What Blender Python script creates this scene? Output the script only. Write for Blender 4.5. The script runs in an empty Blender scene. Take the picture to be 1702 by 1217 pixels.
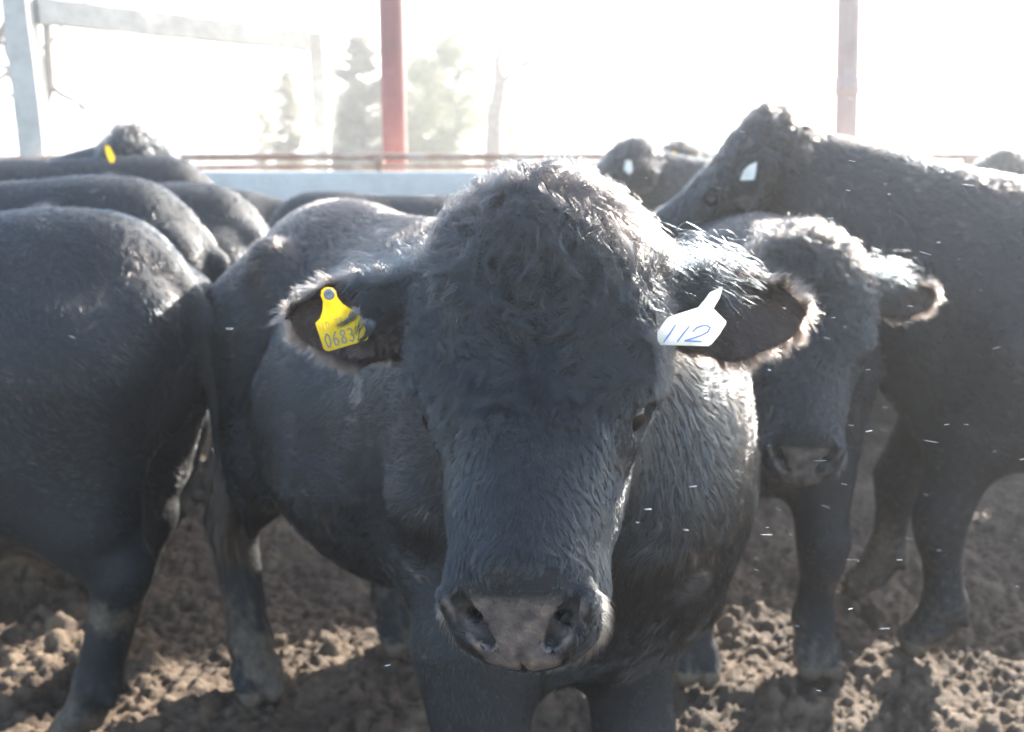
import bpy, math, random, time
import numpy as np
from mathutils import Vector, Matrix
T0 = time.time()
rng = np.random.default_rng(7)
random.seed(7)
R = math.radians
sc = bpy.context.scene
col = sc.collection

# ------------------------------------------------------------------ camera
PITCH = R(12.5)
CAMZ = 1.5
FPX = 1702 * 35 / 36.0
cam = bpy.data.cameras.new('camera')
cam.lens = 35; cam.sensor_width = 36; cam.clip_start = 0.05; cam.clip_end = 2000
cam.dof.use_dof = True; cam.dof.focus_distance = 1.12; cam.dof.aperture_fstop = 5.0
co = bpy.data.objects.new('camera', cam); col.objects.link(co)
co.location = (0, 0, CAMZ); co.rotation_euler = (R(90) - PITCH, 0, 0)
sc.camera = co

def P(px, py, Y):
    """world point seen at pixel (px,py) of the 1702x1217 photo, at world distance Y"""
    dx = (px - 851) / FPX; dy = -(py - 608.5) / FPX
    d = np.array([dx, math.cos(PITCH) + dy * math.sin(PITCH), -math.sin(PITCH) + dy * math.cos(PITCH)])
    return np.array([0, 0, CAMZ]) + d * (Y / d[1])

# ------------------------------------------------------------------ sky, sun, exposure
SUN_AZ, SUN_EL = R(36), R(27)          # azimuth to the right of +Y
w = bpy.data.worlds.new('World'); sc.world = w; w.use_nodes = True
nt = w.node_tree; bg = nt.nodes['Background']
sky = nt.nodes.new('ShaderNodeTexSky'); sky.sky_type = 'NISHITA'; sky.sun_disc = False
sky.sun_elevation = SUN_EL; sky.sun_rotation = SUN_AZ
sky.air_density = 1.0; sky.dust_density = 1.0; sky.ozone_density = 1.0
nt.links.new(sky.outputs[0], bg.inputs[0]); bg.inputs[1].default_value = 0.15
sl = bpy.data.lights.new('sun', 'SUN'); sl.energy = 5; sl.angle = R(0.5); sl.color = (1, .95, .87)
so = bpy.data.objects.new('sun', sl); col.objects.link(so)
sdir = Vector((math.sin(SUN_AZ) * math.cos(SUN_EL), math.cos(SUN_AZ) * math.cos(SUN_EL), math.sin(SUN_EL)))
so.rotation_euler = sdir.to_track_quat('Z', 'Y').to_euler(); so.location = sdir * 30
sc.view_settings.view_transform = 'Standard'; sc.view_settings.look = 'None'
sc.view_settings.exposure = 2.15; sc.view_settings.gamma = 1
sc.cycles.max_bounces = 8; sc.cycles.diffuse_bounces = 3; sc.cycles.glossy_bounces = 3
sc.cycles.transmission_bounces = 6; sc.cycles.transparent_max_bounces = 16; sc.cycles.volume_bounces = 1
sc.cycles.sample_clamp_indirect = 6
sc.cycles_curves.shape = 'RIBBONS' if hasattr(sc, 'cycles_curves') else None

# ------------------------------------------------------------------ helpers
def tag(o, label=None, cat=None, group=None, kind=None):
    if label: o['label'] = label
    if cat: o['category'] = cat
    if group: o['group'] = group
    if kind: o['kind'] = kind
    return o

def new_mat(name):
    m = bpy.data.materials.new(name); m.use_nodes = True
    n = m.node_tree
    return m, n, n.nodes['Principled BSDF']

def ramp(n, stops):
    r = n.nodes.new('ShaderNodeValToRGB')
    el = r.color_ramp.elements
    while len(el) < len(stops): el.new(0.5)
    for e, (p, c) in zip(el, stops):
        e.position = p; e.color = (*c, 1)
    return r

def noise_mat(name, stops, scale=5, rough=.8, bump=.3, bscale=40, detail=8, metallic=0, dist=.01):
    m, n, b = new_mat(name)
    tc = n.nodes.new('ShaderNodeTexCoord')
    t = n.nodes.new('ShaderNodeTexNoise'); t.inputs['Scale'].default_value = scale; t.inputs['Detail'].default_value = detail
    t.inputs['Roughness'].default_value = .65
    n.links.new(tc.outputs['Object'], t.inputs['Vector'])
    r = ramp(n, stops); n.links.new(t.outputs[0], r.inputs[0]); n.links.new(r.outputs[0], b.inputs['Base Color'])
    b.inputs['Roughness'].default_value = rough; b.inputs['Metallic'].default_value = metallic
    t2 = n.nodes.new('ShaderNodeTexNoise'); t2.inputs['Scale'].default_value = bscale; t2.inputs['Detail'].default_value = 6
    n.links.new(tc.outputs['Object'], t2.inputs['Vector'])
    bp = n.nodes.new('ShaderNodeBump'); bp.inputs['Strength'].default_value = bump; bp.inputs['Distance'].default_value = dist
    n.links.new(t2.outputs[0], bp.inputs['Height']); n.links.new(bp.outputs[0], b.inputs['Normal'])
    return m

def mesh_obj(name, V, F, mat=None, parent=None, smooth=True):
    me = bpy.data.meshes.new(name)
    V = np.asarray(V, dtype=np.float32)
    if isinstance(F, np.ndarray):
        me.vertices.add(len(V)); me.vertices.foreach_set('co', V.ravel())
        k = F.shape[1]
        me.loops.add(F.size); me.loops.foreach_set('vertex_index', F.astype(np.int32).ravel())
        me.polygons.add(len(F)); me.polygons.foreach_set('loop_start', np.arange(0, F.size, k, dtype=np.int32))
        me.update(calc_edges=True); me.validate()
    else:
        me.from_pydata([tuple(v) for v in V], [], F); me.update()
    if smooth: me.polygons.foreach_set('use_smooth', np.ones(len(me.polygons), dtype=bool))
    if mat: me.materials.append(mat)
    o = bpy.data.objects.new(name, me); col.objects.link(o)
    if parent: o.parent = parent
    return o

def set_attr(me, name, vals):
    a = me.attributes.new(name, 'FLOAT', 'POINT'); a.data.foreach_set('value', np.asarray(vals, dtype=np.float32))

# vector sine noise
class VNoise:
    def __init__(s, freq, seed, n=6):
        r = np.random.default_rng(seed)
        d = r.normal(size=(3, n, 3)); d /= np.linalg.norm(d, axis=2, keepdims=True)
        s.W = d * (freq * 2 * math.pi) * r.uniform(.6, 1.5, size=(3, n, 1)); s.ph = r.uniform(0, 6.28, size=(3, n)); s.n = n
    def __call__(s, p):
        return np.stack([np.sin(p @ s.W[c].T + s.ph[c]).sum(1) / math.sqrt(s.n / 2) for c in range(3)], 1)

def nrm(v):
    return v / (np.linalg.norm(v, axis=-1, keepdims=True) + 1e-9)

# ------------------------------------------------------------------ implicit surface modelling
class SDF:
    def __init__(s): s.pr = []
    def cone(s, a, b, ra, rb, k=.04, g='body', sub=False):
        s.pr.append(('c', np.array(a, float), np.array(b, float), ra, rb, k, g, sub))
    def ell(s, c, r, M=None, k=.04, g='body', sub=False):
        s.pr.append(('e', np.array(c, float), np.array(r, float), np.eye(3) if M is None else np.array(M), None, k, g, sub))
    @staticmethod
    def dist(p, q):
        if p[0] == 'c':
            _, a, b, ra, rb = p[:5]
            ba = b - a; pa = q - a
            h = np.clip((pa @ ba) / (ba @ ba), 0, 1)
            return np.linalg.norm(pa - h[..., None] * ba, axis=-1) - (ra + (rb - ra) * h)
        _, c, r, M = p[:4]
        l = (q - c) @ M          # columns of M are the ellipsoid axes
        k0 = np.linalg.norm(l / r, axis=-1); k1 = np.linalg.norm(l / (r * r), axis=-1)
        return k0 * (k0 - 1) / (k1 + 1e-9)
    @staticmethod
    def comb(F, d, k, sub):
        if sub:
            d = -d; h = np.maximum(k - np.abs(F - d), 0) / k
            return np.maximum(F, d) + h * h * k * .25
        h = np.maximum(k - np.abs(F - d), 0) / k
        return np.minimum(F, d) - h * h * k * .25
    def box(s, p):
        if p[0] == 'c':
            m = max(p[3], p[4]); return np.minimum(p[1], p[2]) - m, np.maximum(p[1], p[2]) + m
        ext = np.sqrt(((p[3] * p[2]) ** 2).sum(1)); return p[1] - ext, p[1] + ext
    def at(s, q, group=None):
        F = np.full(len(q), 9.0)
        for p in s.pr:
            if group and p[6] != group: continue
            F = s.comb(F, s.dist(p, q), p[5], p[7])
        return F
    def mesh(s, h):
        bs = [s.box(p) for p in s.pr if not p[7]]
        lo = np.min([b[0] for b in bs], 0) - 3 * h; hi = np.max([b[1] for b in bs], 0) + 3 * h
        n = np.ceil((hi - lo) / h).astype(int) + 1
        F = np.full(n, 9.0, dtype=np.float32)
        ax = [lo[i] + h * np.arange(n[i]) for i in range(3)]
        for p in s.pr:
            b0, b1 = s.box(p); m = p[5] + 2.5 * h
            i0 = np.maximum(((b0 - m - lo) / h).astype(int), 0); i1 = np.minimum(((b1 + m - lo) / h).astype(int) + 2, n)
            sl_ = tuple(slice(i0[i], i1[i]) for i in range(3))
            q = np.stack(np.meshgrid(*[ax[i][sl_[i]] for i in range(3)], indexing='ij'), -1)
            F[sl_] = s.comb(F[sl_], s.dist(p, q).astype(np.float32), p[5], p[7])
        S = F < 0
        # surface nets
        acc = np.zeros((*[k - 1 for k in n], 3), dtype=np.float32); cnt = np.zeros([k - 1 for k in n], dtype=np.int8)
        for axis in range(3):
            oth = [a for a in range(3) if a != axis]
            for u in (0, 1):
                for v in (0, 1):
                    sA = [slice(0, n[i] - 1) for i in range(3)]; sA[oth[0]] = slice(u, n[oth[0]] - 1 + u); sA[oth[1]] = slice(v, n[oth[1]] - 1 + v)
                    sB = list(sA); sB[axis] = slice(1, n[axis])
                    fa, fb = F[tuple(sA)], F[tuple(sB)]
                    idx = np.nonzero((fa < 0) != (fb < 0))
                    t = fa[idx] / (fa[idx] - fb[idx])
                    o = np.zeros((len(t), 3), dtype=np.float32); o[:, axis] = t; o[:, oth[0]] = u; o[:, oth[1]] = v
                    acc[idx] += o; cnt[idx] += 1
        cells = np.nonzero(cnt)
        vid = np.full(cnt.shape, -1, dtype=np.int32); vid[cells] = np.arange(len(cells[0]))
        V = np.stack(cells, 1) + acc[cells] / cnt[cells][:, None]
        V = lo + V * h
        Q = []
        for axis in range(3):
            u, v = [(1, 2), (2, 0), (0, 1)][axis]
            sA = [slice(1, n[i] - 1) for i in range(3)]; sA[axis] = slice(0, n[axis] - 1)
            sB = list(sA); sB[axis] = slice(1, n[axis])
            a, b = S[tuple(sA)], S[tuple(sB)]
            idx = np.stack(np.nonzero(a != b), 1)
            inside = a[tuple(idx.T)]
            base = idx.copy(); base[:, u] += 1; base[:, v] += 1
            def cell(du, dv):
                c = base.copy(); c[:, u] -= du; c[:, v] -= dv; return vid[tuple(c.T)]
            q = np.stack([cell(1, 1), cell(0, 1), cell(0, 0), cell(1, 0)], 1)
            q[~inside] = q[~inside][:, ::-1]
            Q.append(q)
        Q = np.concatenate(Q)
        for it in range(2):       # onto the exact surface
            f = s.at(V); e = h * .25; g = np.empty_like(V)
            for i in range(3):
                d = np.zeros(3); d[i] = e
                g[:, i] = (s.at(V + d) - s.at(V - d)) / (2 * e)
            V = V - np.clip(f / np.maximum((g * g).sum(1), .2), -h, h)[:, None] * g * .8
        return V, Q, nrm(g)

# ------------------------------------------------------------------ fur
def build_curves(name, pts, rad, mat, parent, attrs):
    """pts: (N,K,3)"""
    N, K = pts.shape[:2]
    cu = bpy.data.hair_curves.new(name)
    cu.add_curves([K] * N)
    cu.position_data.foreach_set('vector', pts.astype(np.float32).ravel())
    a = cu.attributes.get('radius') or cu.attributes.new('radius', 'FLOAT', 'POINT')
    t = np.linspace(0, 1, K)
    r = rad[:, None] * (1 - .8 * t ** 1.5)[None, :]
    a.data.foreach_set('value', r.astype(np.float32).ravel())
    for nme, v in attrs.items():
        b = cu.attributes.new(nme, 'FLOAT', 'CURVE'); b.data.foreach_set('value', v.astype(np.float32))
    cu.materials.append(mat)
    o = bpy.data.objects.new(name, cu); col.objects.link(o); o.parent = parent
    return o

def sample_surface(V, Q, Nv, n, weight=None, r=rng):
    a, b, c, d = (V[Q[:, i]] for i in range(4))
    area = .5 * np.linalg.norm(np.cross(c - a, d - b), axis=1)
    if weight is not None: area = area * weight(V[Q].mean(1), nrm(Nv[Q].mean(1)))
    cs = np.cumsum(area); f = np.searchsorted(cs, r.uniform(0, cs[-1], n)); f = np.minimum(f, len(Q) - 1)
    u, v = r.uniform(size=(2, n, 1))
    def bil(X):
        return (X[Q[f, 0]] * (1 - u) + X[Q[f, 1]] * u) * (1 - v) + (X[Q[f, 3]] * (1 - u) + X[Q[f, 2]] * u) * v
    return bil(V), nrm(bil(Nv))

def grow(roots, N, flow, L, lift, A, K, n1, n2, clump=.5, cell=.012, jit=.15, r=rng, curl=None, sag=0., cpow=1.3, wave=None, cyc=1.):
    """streamline fur; flow (n,3), L/lift/A (n,)"""
    n = len(roots)
    L = L * r.uniform(.7, 1.25, n)
    fl = nrm(flow - (flow * N).sum(1, keepdims=True) * N)
    p = roots - N * .002
    pts = np.empty((n, K, 3)); pts[:, 0] = p
    j = r.normal(size=(n, 3)) * jit
    if wave is not None:
        perp = np.cross(N, fl); ph = 2.6 * n1(roots * .7)[:, :1] + 1.2 * n2(roots * .8)[:, 1:2] + r.normal(size=(n, 1)) * .25
        cy = cyc * (1 + .3 * n1(roots)[:, 2:3])
    for k in range(1, K):
        t = k / (K - 1)
        nz = n1(p) + .5 * n2(p)
        d = fl + A[:, None] * nz + j
        if wave is not None: d = d + perp * wave[:, None] * np.sin(2 * math.pi * cy * t + ph)
        d = d - (d * N).sum(1, keepdims=True) * N
        d = nrm(d)
        lf = lift * (1.25 - t * (.9 if curl is None else 1 - curl)) if curl is None else lift * (1 - t * curl)
        d = d * np.cos(lf)[:, None] + N * np.sin(lf)[:, None]
        if sag: d = nrm(d + np.array([0, 0, -sag * t]))
        p = p + d * (L / (K - 1))[:, None]
        pts[:, k] = p
    if np.max(clump) > 0:
        wp = roots + n1(roots * 1.7) * cell * .6
        key = np.floor(wp / cell).astype(np.int64)
        hsh = key[:, 0] * 73856093 ^ key[:, 1] * 19349663 ^ key[:, 2] * 83492791
        _, first, inv = np.unique(hsh, return_index=True, return_inverse=True)
        g = pts[first[inv.ravel()]]
        same = (np.linalg.norm(g[:, 0] - pts[:, 0], axis=1) < np.max(cell) * 2.2)[:, None, None]
        t = (np.linspace(0, 1, K) ** cpow)[None, :, None]
        wv = np.reshape(clump, (-1, 1, 1)) * t * r.uniform(.5, 1.15, (n, 1, 1)).clip(0, 1)
        pts = np.where(same, pts * (1 - wv) + g * wv, pts)
    return pts

def fur_material(name, base=(.008, .011, .013), brown=(.085, .052, .034), rough=.18):
    m, n, b = new_mat(name)
    at = n.nodes.new('ShaderNodeAttribute'); at.attribute_name = 'brown'
    at2 = n.nodes.new('ShaderNodeAttribute'); at2.attribute_name = 'mud'
    m1 = n.nodes.new('ShaderNodeMix'); m1.data_type = 'RGBA'; m1.inputs[6].default_value = (*base, 1); m1.inputs[7].default_value = (*brown, 1)
    m2 = n.nodes.new('ShaderNodeMix'); m2.data_type = 'RGBA'; m2.inputs[7].default_value = (.19, .14, .10, 1)
    n.links.new(at.outputs['Fac'], m1.inputs[0]); n.links.new(at2.outputs['Fac'], m2.inputs[0])
    n.links.new(m1.outputs[2], m2.inputs[6])
    n.nodes.remove(b)
    h = n.nodes.new('ShaderNodeBsdfHairPrincipled'); h.model = 'CHIANG'; h.parametrization = 'COLOR'
    h.inputs['Roughness'].default_value = rough; h.inputs['Radial Roughness'].default_value = .35
    h.inputs['Coat'].default_value = 0; h.inputs['Random Roughness'].default_value = .2
    n.links.new(m2.outputs[2], h.inputs['Color'])
    n.links.new(h.outputs[0], n.nodes['Material Output'].inputs[0])
    return m

def skin_material():
    m, n, b = new_mat('cattle_skin')
    tc = n.nodes.new('ShaderNodeTexCoord')
    aN = n.nodes.new('ShaderNodeAttribute'); aN.attribute_name = 'nose'
    aM = n.nodes.new('ShaderNodeAttribute'); aM.attribute_name = 'mud'
    aP = n.nodes.new('ShaderNodeAttribute'); aP.attribute_name = 'pink'
    # coat
    t = n.nodes.new('ShaderNodeTexNoise'); t.inputs['Scale'].default_value = 60; t.inputs['Detail'].default_value = 6
    n.links.new(tc.outputs['Object'], t.inputs['Vector'])
    r1 = ramp(n, [(.3, (.006, .006, .006)), (.75, (.014, .014, .014))]); n.links.new(t.outputs[0], r1.inputs[0])
    # nose leather
    t2 = n.nodes.new('ShaderNodeTexNoise'); t2.inputs['Scale'].default_value = 45; t2.inputs['Detail'].default_value = 8
    n.links.new(tc.outputs['Object'], t2.inputs['Vector'])
    r2 = ramp(n, [(.3, (.055, .046, .043)), (.55, (.13, .105, .093)), (.75, (.27, .19, .12))]); n.links.new(t2.outputs[0], r2.inputs[0])
    t3 = n.nodes.new('ShaderNodeTexNoise'); t3.inputs['Scale'].default_value = 30; t3.inputs['Detail'].default_value = 9; t3.inputs['Roughness'].default_value = .7
    n.links.new(tc.outputs['Object'], t3.inputs['Vector'])
    r3 = ramp(n, [(.3, (.045, .033, .023)), (.7, (.17, .125, .085))]); n.links.new(t3.outputs[0], r3.inputs[0])
    def mix(f, a, b_):
        x = n.nodes.new('ShaderNodeMix'); x.data_type = 'RGBA'
        n.links.new(f, x.inputs[0]); n.links.new(a, x.inputs[6])
        if isinstance(b_, tuple): x.inputs[7].default_value = (*b_, 1)
        else: n.links.new(b_, x.inputs[7])
        return x.outputs[2]
    c = mix(aP.outputs['Fac'], r1.outputs[0], (.15, .095, .075))
    c = mix(aN.outputs['Fac'], c, r2.outputs[0])
    c = mix(aM.outputs['Fac'], c, r3.outputs[0])
    n.links.new(c, b.inputs['Base Color'])
    rr = n.nodes.new('ShaderNodeMath'); rr.operation = 'MULTIPLY_ADD'; rr.inputs[1].default_value = -.43; rr.inputs[2].default_value = .72
    n.links.new(aN.outputs['Fac'], rr.inputs[0]); n.links.new(rr.outputs[0], b.inputs['Roughness'])
    # pebbled leather bump on the nose
    vo = n.nodes.new('ShaderNodeTexVoronoi'); vo.inputs['Scale'].default_value = 260
    n.links.new(tc.outputs['Object'], vo.inputs['Vector'])
    bp = n.nodes.new('ShaderNodeBump'); bp.inputs['Strength'].default_value = .5; bp.inputs['Distance'].default_value = .002
    n.links.new(vo.outputs['Distance'], bp.inputs['Height'])
    bp2 = n.nodes.new('ShaderNodeBump'); bp2.inputs['Strength'].default_value = .5; bp2.inputs['Distance'].default_value = .004
    n.links.new(t3.outputs[0], bp2.inputs['Height']); n.links.new(bp.outputs[0], bp2.inputs['Normal'])
    n.links.new(bp2.outputs[0], b.inputs['Normal'])
    return m

M_SKIN = skin_material()
M_FUR = fur_material('black_fur')
M_WHISK = fur_material('whisker_hair', (.17, .15, .13), (.2, .16, .12))
M_EYE, _n, _b = new_mat('eye'); _b.inputs['Base Color'].default_value = (.008, .006, .006, 1); _b.inputs['Roughness'].default_value = .06
def plastic(name, c0, c1):
    m = noise_mat(name, [(.22, tuple(x * .45 for x in c0)), (.36, c0), (.62, c1)], 38, .42, .08); n = m.node_tree; b = n.nodes['Principled BSDF']
    tr = n.nodes.new('ShaderNodeBsdfTranslucent'); mx = n.nodes.new('ShaderNodeMixShader'); mx.inputs[0].default_value = .5
    n.links.new(b.inputs['Base Color'].links[0].from_socket, tr.inputs[0])
    n.links.new(b.outputs[0], mx.inputs[1]); n.links.new(tr.outputs[0], mx.inputs[2]); n.links.new(mx.outputs[0], n.nodes['Material Output'].inputs[0])
    return m
M_YEL = plastic('yellow_plastic', (.78, .58, .03), (.92, .76, .05))
M_WHT = plastic('white_plastic', (.80, .79, .70), (.93, .93, .88))
M_STUD = noise_mat('stud_plastic', [(.3, (.16, .17, .18)), (.7, (.28, .29, .3))], 60, .5, .1)
M_INK = noise_mat('grey_ink', [(.3, (.16, .17, .16)), (.7, (.22, .23, .2))], 60, .6, .0)
M_INKF = noise_mat('faded_ink', [(.3, (.42, .42, .10)), (.7, (.5, .49, .12))], 60, .6, .0)
M_BLUE = noise_mat('blue_marker', [(.3, (.09, .16, .50)), (.7, (.20, .34, .72))], 90, .6, .0)

# ------------------------------------------------------------------ cattle
def cow_sdf(wf, head_o, head_a, head_b, bull=False, lod=0, feet=None, hs=1.0):
    """body facing +y. head_o poll position, head_a axis poll->nose, head_b out of the face"""
    s = SDF()
    a = nrm(np.array(head_a, float)); b = np.array(head_b, float); b = nrm(b - (b @ a) * a); c = np.cross(a, b)
    H = np.stack([a, b, c], 1)
    def h(x, y, z=0): return np.array(head_o) + H @ (np.array([x, y, z]) * hs)
    W = wf
    s.ell((0, .34, .93), (.33 * W, .40, .36), k=.08)
    s.ell((0, -.05, .88), (.385 * W, .52, .385), k=.12)
    s.ell((0, -.58, .99), (.29 * W, .36, .33), k=.12)
    s.cone((0, .42, 1.17), (0, -.72, 1.19), .13, .12, .12)
    for sx in (-1, 1):
        s.cone((sx * .22 * W, -.48, 1.205), (sx * .19 * W, -.40, 1.12), .060, .055, .05)       # hips
        s.cone((sx * .12 * W, -.86, 1.10), (sx * .12 * W, -.7, 1.0), .06, .1, .08)      # pins
        s.ell((sx * .19 * W, .43, .90), (.135, .20, .33), k=.07)                        # shoulder
        s.cone((sx * .19 * W, .48, .84), (sx * .165 * W, .55, .64), .12, .09, .07)
    s.cone((0, .58, .90), (0, .52, .66), .19 * W, .13 * W, .10)                                # brisket
    # legs
    ft = feet or {}
    for i, sx in enumerate((-1, 1)):
        fx, fy = ft.get(('f', sx), (sx * .18, .60))
        kx, ky = (sx * .18 * W + fx) / 2, (.60 + fy) / 2 + .015
        ex_ = sx * .165 * W + .5 * (fx - sx * .18)
        s.cone((ex_, .55, .66), (kx, ky, .42), .105, .070, .06, 'leg')
        s.cone((kx, ky, .42), (kx, ky, .36), .072, .064, .03, 'leg')
        s.cone((kx, ky, .38), (fx, fy - .01, .15), .056, .052, .03, 'leg')
        s.cone((fx, fy - .01, .15), (fx, fy + .03, .07), .061, .056, .03, 'leg')
        for q in (-1, 1):
            s.cone((fx + q * .032, fy - .045, .135), (fx + q * .034, fy - .06, .115), .019, .014, .012, 'hoof')
            s.cone((fx + q * .031, fy + .03, .080), (fx + q * .032, fy + .075, .03), .040, .036, .008, 'hoof')
        fx, fy = ft.get(('h', sx), (sx * .18, -.68))
        dy = fy + .68
        s.cone((sx * .17 * W, -.62, .98), (sx * .20 * W, -.50, .70), .20 * min(W, 1), .13, .10)
        s.cone((sx * .18 * W, -.72, .95), (sx * .19 * W, -.74 + dy * .4, .62), .17 * min(W, 1), .095, .10)
        s.cone((sx * .20 * W, -.55, .72), (fx, -.78 + dy * .8, .46), .145, .070, .08, 'leg')
        s.cone((fx, -.79 + dy * .8, .48), (fx, fy - .01, .15), .067, .052, .03, 'leg')
        s.cone((fx, fy - .01, .15), (fx, fy + .03, .07), .060, .055, .03, 'leg')
        for q in (-1, 1):
            s.cone((fx + q * .032, fy - .045, .135), (fx + q * .034, fy - .06, .115), .019, .014, .012, 'hoof')
            s.cone((fx + q * .031, fy + .03, .080), (fx + q * .032, fy + .075, .03), .040, .036, .008, 'hoof')
    for sx in (-1, 1):
        s.ell((sx * .50 * W, -.33, 1.10), (.17 * W, .15, .16), k=.10, sub=True)          # flank hollow
        s.ell((sx * .40 * W, .70, 1.06), (.12 * W, .10, .25), k=.10, sub=True)         # in front of the shoulder
        s.cone((sx * .13 * W, .44, 1.20), (sx * .30 * W, .50, .92), .075, .06, .06)      # shoulder blade
    s.cone((0, .40, 1.275), (0, -.70, 1.285), .028, .028, .05)                          # spine
    # tail
    s.cone((0, -.84, 1.19), (0, -.96, 1.06), .045, .033, .05, 'tail')
    s.cone((0, -.96, 1.06), (0.01, -.975, .62), .030, .017, .03, 'tail')
    # neck
    n0 = np.array([0, .42, 1.02]); n1 = h(.07, -.19)
    s.cone(n0, n1, .29 * W, .155, .10)
    s.cone(np.array([0, .5, .84]), h(.20, -.24), .24 * W, .09, .10)
    s.cone(np.array([0, .35, 1.18]), h(.02, -.12), .15, .095, .08)
    # head
    s.ell(h(.055, -.105), np.array([.130, .13, .164]) * hs, H, .05, 'head')
    s.ell(h(.16, -.085), np.array([.145, .085, .163]) * hs, H, .05, 'head')
    s.ell(h(-.012, -.055), np.array([.065, .07, .085]) * hs, H, .05, 'head')
    for q in (-1, 1):
        s.ell(h(.20, -.095, q * .108), np.array([.05, .04, .035]) * hs, H, .04, 'head')
        s.ell(h(.23, -.18, q * .055), np.array([.16, .12, .06]) * hs, H, .05, 'head')
    s.ell(h(.30, -.115), np.array([.21, .087, .107]) * hs, H, .05, 'head')
    s.cone(h(.24, -.10), h(.42, -.085), .086 * hs, .078 * hs, .04, 'head')
    s.ell(h(.450, -.110), np.array([.085, .085, .098]) * hs, H, .03, 'head')
    s.ell(h(.480, -.112), np.array([.055, .080, .088]) * hs, H, .02, 'head')
    s.ell(h(.455, -.175), np.array([.06, .045, .058]) * hs, H, .03, 'head')
    s.cone(h(.2, -.25), h(.43, -.17), .07 * hs, .052 * hs, .05, 'head')
    for q in (-1, 1):
        s.cone(h(.13, -.060, q * .110), h(.200, -.078, q * .118), .030 * hs, .026 * hs, .03, 'head')
        s.cone(h(.200, -.078, q * .118), h(.250, -.115, q * .106), .024 * hs, .018 * hs, .03, 'head')
    # flat nose plate, then the wings of the nostrils
    pn = nrm(H @ np.array([.68, .733, 0]))
    pc = h(.506, -.074) + pn * 1.0
    s.cone(pc, pc + pn * .01, 1.0, 1.0, .022, 'head', True)
    for q in (-1, 1):
        s.cone(h(.466, -.058, q * .078), h(.504, -.092, q * .060), .017 * hs, .014 * hs, .016, 'head')
    if lod < 2:
        for q in (-1, 1):
            s.cone(h(.472, -.045, q * .066), h(.492, -.063, q * .055), .0095 * hs, .0145 * hs, .006, 'head', True)
            s.cone(h(.492, -.063, q * .055), h(.512, -.084, q * .036), .0145 * hs, .0085 * hs, .006, 'head', True)
            s.cone(h(.492, -.063, q * .055), h(.470, -.090, q * .045), .0085 * hs, .0080 * hs, .004, 'head', True)
            s.ell(h(.230, -.084, q * .142), np.array([.030, .021, .028]) * hs, H, .010, 'head', True)
            s.cone(h(.203, -.070, q * .128), h(.208, -.116, q * .130), .012 * hs, .012 * hs, .012, 'head')
            s.cone(h(.262, -.082, q * .110), h(.262, -.112, q * .114), .011 * hs, .011 * hs, .014, 'head')
        s.cone(h(.520, -.085), h(.538, -.128), .003 * hs, .003 * hs, .006, 'head', True)
        s.cone(h(.535, -.158, -.05), h(.535, -.158, .05), .004 * hs, .004 * hs, .008, 'head', True)   # mouth line
    return s, H, h

def ear_mesh(root, out, down, fwd, L=.19, Wd=.062, nu=26, nv=18, droop=.25, cup=.045, th=.007):
    """leaf shaped cupped ear: out = root->tip, down = width axis, fwd = opening direction"""
    out, down, fwd = (nrm(np.array(x, float)) for x in (out, down, fwd))
    us = np.linspace(0, 1, nu); vs = np.linspace(-1, 1, nv)
    front = np.empty((nu, nv, 3))
    for i, u in enumerate(us):
        wd = Wd * (.42 + .58 * math.sin(math.pi * min(u * .9, .95)) ** .8) * math.sqrt(max(0, 1 - max(0, (u - .62) / .38) ** 2.2) + .0)
        for k, v in enumerate(vs):
            cp = cup * (v * v - .75) * (1 - .45 * u) * (wd / Wd)
            if v < 0: cp += .020 * v * v * (1 - u * .5)          # the upper rim folds over
            curl_down = droop * u * u * L
            ruf = .006 * math.sin(9 * u + 2.5 * v) + .004 * math.sin(21 * u + 1.3)
            front[i, k] = root + out * (u * L) + down * (wd * v * (1.15 if v > 0 else .8) * (1 + ruf * 6 * abs(v)) + curl_down) + fwd * (cp + ruf * v * v)
    # normals
    du = np.gradient(front, axis=0); dv = np.gradient(front, axis=1)
    nn = nrm(np.cross(du, dv)); sgn = np.sign((nn * fwd).sum(-1).mean()); nn *= sgn
    t = th * np.clip(1 - np.maximum(np.abs(vs)[None, :], us[:, None]) ** 6 * .7, .25, 1)[..., None]
    back = front - nn * t
    V = np.concatenate([front.reshape(-1, 3), back.reshape(-1, 3)])
    NN = np.concatenate([nn.reshape(-1, 3), -nn.reshape(-1, 3)])
    def id_(i, k): return i * nv + k
    Q = []
    n = nu * nv
    for i in range(nu - 1):
        for k in range(nv - 1):
            q = [id_(i, k), id_(i + 1, k), id_(i + 1, k + 1), id_(i, k + 1)]
            if sgn < 0: q = q[::-1]
            Q.append(q); Q.append([x + n for x in q[::-1]])
    ring = [id_(i, 0) for i in range(nu)] + [id_(nu - 1, k) for k in range(1, nv)] + [id_(i, nv - 1) for i in range(nu - 2, -1, -1)]
    for x, y in zip(ring[:-1], ring[1:]): Q.append([x, y, y + n, x + n] if sgn > 0 else [y, x, x + n, y + n])
    uu = np.repeat(us, nv); vv = np.tile(vs, nu)
    return V, np.array(Q), NN, np.concatenate([uu, uu]), np.concatenate([vv, vv]), np.concatenate([np.ones(n), np.zeros(n)]), out, down, fwd

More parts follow.
